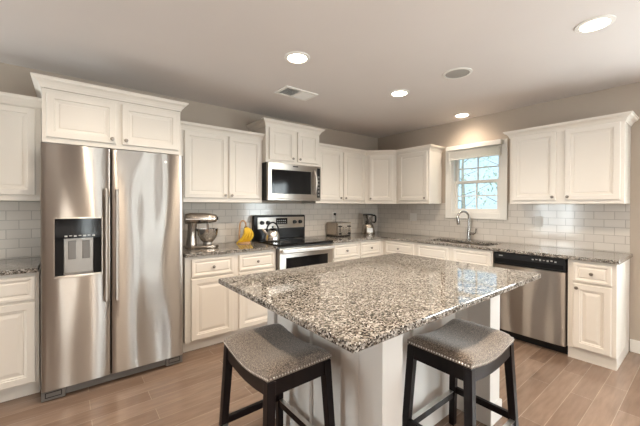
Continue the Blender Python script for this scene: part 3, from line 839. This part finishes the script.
MB().box(-.15, .13, -.0675, .0675, .292, .300).build('trim_band', M_chrome, hd)
MB().lathe([(.018, 0), (.018, .016), (.012, .018)], (.149, 0, .30), 14, 'x').build('hub_cap', M_black, hd, True)
MB().lathe([(.010, 0), (.012, .012), (.006, .016)], (-.02, -.066, .275), 12, '-y').build('speed_knob', M_black, hd, True)
MB().lathe([(.012, .20), (.012, .25)], (.062, 0, 0), 12).build('beater_shaft', M_chrome, t)
MB().lathe([(.045, .032), (.05, .036), (.046, .055), (.075, .085), (.098, .13), (.106, .185), (.108, .195), (.104, .194), (.094, .13), (.04, .07)], (.062, 0, 0), 28).build('bowl', M_chrome, t, True)

# banana hanger and bananas
t = thing('banana_hanger', 'small wooden hook stand holding bananas beside the range', 'banana stand', (-2.505, -.17, CT1), math.radians(-38.5))
MB().lathe([(.07, 0), (.072, .004), (.070, .014), (.0, .014)], (0, 0, 0), 24, sx=1.15).build('base', M_lightwood, t, True)
pts = [(-.05, 0, .012), (-.052, 0, .10), (-.045, 0, .21)]+[(-.045+.034*(1-math.cos(a)), 0, .21+.05*math.sin(a)) for a in [PI*k/10*1.12 for k in range(1, 11)]]
MB().tube(pts, [.010]*3+[.009]*10, 10).build('hook', M_lightwood, t, True)
tip = Matrix.Rotation(math.radians(-38.5), 3, 'Z') @ Vector(pts[-1])+Vector((-2.505, -.17, CT1))
for k, (a, bul, end, lab) in enumerate(((-44, .05, -.10, 'leftmost yellow banana hanging from the wooden hook'), (-38, .12, -.075, 'yellow banana second from left on the wooden hook'),
                              (-42, .20, -.05, 'yellow banana third from left on the wooden hook'), (-34, .27, -.02, 'rightmost yellow banana hanging from the wooden hook'))):
    b = thing('banana', lab, 'banana', (tip.x+math.sin(math.radians(38.5))*(k-1.5)*.034, tip.y+math.cos(math.radians(38.5))*(k-1.5)*.034, tip.z-.012), math.radians(a), 'bananas on the hook')
    R_, P_ = [], []
    for j in range(15):
        q = j/14
        P_.append((.004+bul*q*(1-q)+end*q*q, 0, -.20*q+.02*q*q))
        R_.append(.005 if j == 0 else .0165*min(1, (q/.16)**.7, ((1.02-q)/.16)**.7))
    MB().tube(P_, R_, 8).build('peel', M_banana, b, True)
    MB().tube([(0, 0, .012), P_[0]], [.005, .006], 6).build('stem', M_bstem, b)

# kettle
t = thing('kettle', 'steel whistling kettle with black arched handle on the range', 'kettle', (-2.205, -.31, .9253), math.radians(-30))
MB().lathe([(.075, 0), (.086, .006), (.088, .03), (.080, .075), (.062, .115), (.042, .138), (.030, .142)], (0, 0, 0), 28).build('body', M_chrome, t, True)
MB().lathe([(.036, .1395), (.030, .150), (.010, .154), (.009, .160), (.014, .170), (.008, .178)], (0, 0, 0), 18).build('lid', M_black, t, True)
MB().tube([(-.062, 0, .085), (-.095, 0, .12), (-.115, 0, .15)], [.022, .016, .012], 12).build('spout', M_chrome, t, True)
MB().tube([(-.066*math.cos(a) if False else math.cos(a)*.070, 0, .115+.105*math.sin(a)) for a in [PI*k/14 for k in range(15)]], [.006]+[.0095]*13+[.006], 10).build('handle', M_black, t, True)

# toaster
t = thing('toaster', 'stainless steel toaster with front dials on the back worktop', 'toaster', (-1.03, -.165, CT1))
MB().box(-.135, .135, -.125, .125, .012, .200, .016, 3).build('body', M_toaster, t)
MB().box(-.125, .125, -.115, .115, 0, .0125).build('foot_base', M_black, t)
fp = MB().box(-.127, .127, -.1275, -.1245, .022, .185, .001).build('front_panel', M_chrome, t)
for x in (-.085, .085):
    MB().box(x-.006, x+.006, -.1285, -.1275, .065, .158).build('lever_slot', M_black, fp)
    MB().box(x-.018, x+.018, -.150, -.1285, .135, .152, .003).build('lever', M_black, fp)
    MB().lathe([(.017, 0), (.015, .016)], (x, -.1275, .042), 14, '-y').build('dial', M_black, fp, True)
for x in (-.025, .025):
    for z in (.06, .09, .12): MB().box(x-.012, x+.012, -.1295, -.1275, z, z+.014).build('button', M_greyplastic, fp)
for x in (-.06, .06):
    for y in (-.04, .04): MB().box(x-.05, x+.05, y-.014, y+.014, .1998, .2012).build('bread_slot', M_black, t)

# blender
t = thing('blender', 'small steel blender with clear jar and black handle in corner', 'blender', (-.475, -.225, CT1), math.radians(-32))
MB().lathe([(.104, 0), (.106, .008), (.100, .05), (.085, .12), (.074, .15), (.055, .152)], (0, 0, 0), 28).build('base', M_toaster, t, True)
MB().box(-.045, .045, -.106, -.085, .035, .10, .006).build('control_panel', M_steel2, t)
MB().lathe([(.03, .1525), (.03, .20), (.014, .215), (.014, .285)], (-.01, 0, 0), 16).build('blade_column', M_black, t, True)
MB().lathe([(.056, .1525), (.066, .17), (.076, .29), (.072, .29), (.062, .172), (.05, .158)], (0, 0, 0), 24).build('jar', M_jar, t, True)
MB().lathe([(.081, .2905), (.082, .306), (.06, .310), (.03, .314)], (0, 0, 0), 24).build('lid', M_black, t, True)
MB().tube([(.072, 0, .285), (.105, 0, .288), (.118, 0, .272), (.118, 0, .20), (.105, 0, .18), (.067, 0, .185)], .0135, 8).build('handle', M_black, t, True)

# outlets and switch plates
def plate(label, loc, rz, n, sw):
    t = thing('outlet' if not sw else 'light_switch', label, 'switch' if sw else 'outlet', loc, rz)
    w = .036+.023*(n-1)
    MB().box(-w, w, -.006, 0, -.058, .058, .002).build('cover_plate', M_plastic, t)
    for k in range(n):
        x = (k-(n-1)/2)*.046
        if sw: MB().box(x-.016, x+.016, -.009, -.006, -.033, .033, .001).build('rocker', M_plastic, t)
        else:
            for z in (-.022, .022):
                f = MB().lathe([(.0165, 0), (.0165, .002)], (x, -.006, z), 16, '-y').build('socket', M_plastic, t)
                MB().box(x-.007, x-.005, -.0085, -.008, z-.004, z+.006).box(x+.005, x+.007, -.0085, -.008, z-.004, z+.006).build('slots', M_dark, f)
    return t
plate('double light switch plate on the tile below the corner cabinets', (-.0085, -.715, 1.175), WB, 2, True)
plate('single switch plate on the tile right of the window', (-.0085, -2.345, 1.175), WB, 1, True)
plate('wall outlet with a plug above the toaster', (-.985, -.0085, 1.195), 0, 1, False)
mb = MB().box(-1.0, -.97, -.045, -.0172, 1.205, 1.235, .004)
mb.tube([(-.985, -.04, 1.212), (-.985, -.052, 1.19), (-.98, -.045, 1.13), (-.975, -.035, 1.06), (-.97, -.032, .99), (-.972, -.0375, .945)], .0042, 8)
tag(mb.build('power_cord', M_black), 'black toaster plug and cord hanging from the wall outlet', 'cord')

# window blind, raised
t = thing('window_blind', 'white blind pulled up at the top of the kitchen window', 'blind', (-.03, -1.635, 1.955), WB)
MB().box(-.345, .345, -.065, -.001, .125, .185, .006).build('valance', M_trim, t)
mb = MB()
for k in range(7): mb.box(-.325, .325, -.054, -.004, .022+k*.0135, .0285+k*.0135)
mb.build('slats', M_trim, t)
MB().box(-.325, .325, -.054, -.004, 0, .0165, .003).build('bottom_rail', M_trim, t)
MB().tube([(-.29, -.068, .14), (-.292, -.069, -.25)], .0025, 6).build('wand', M_plastic, t)
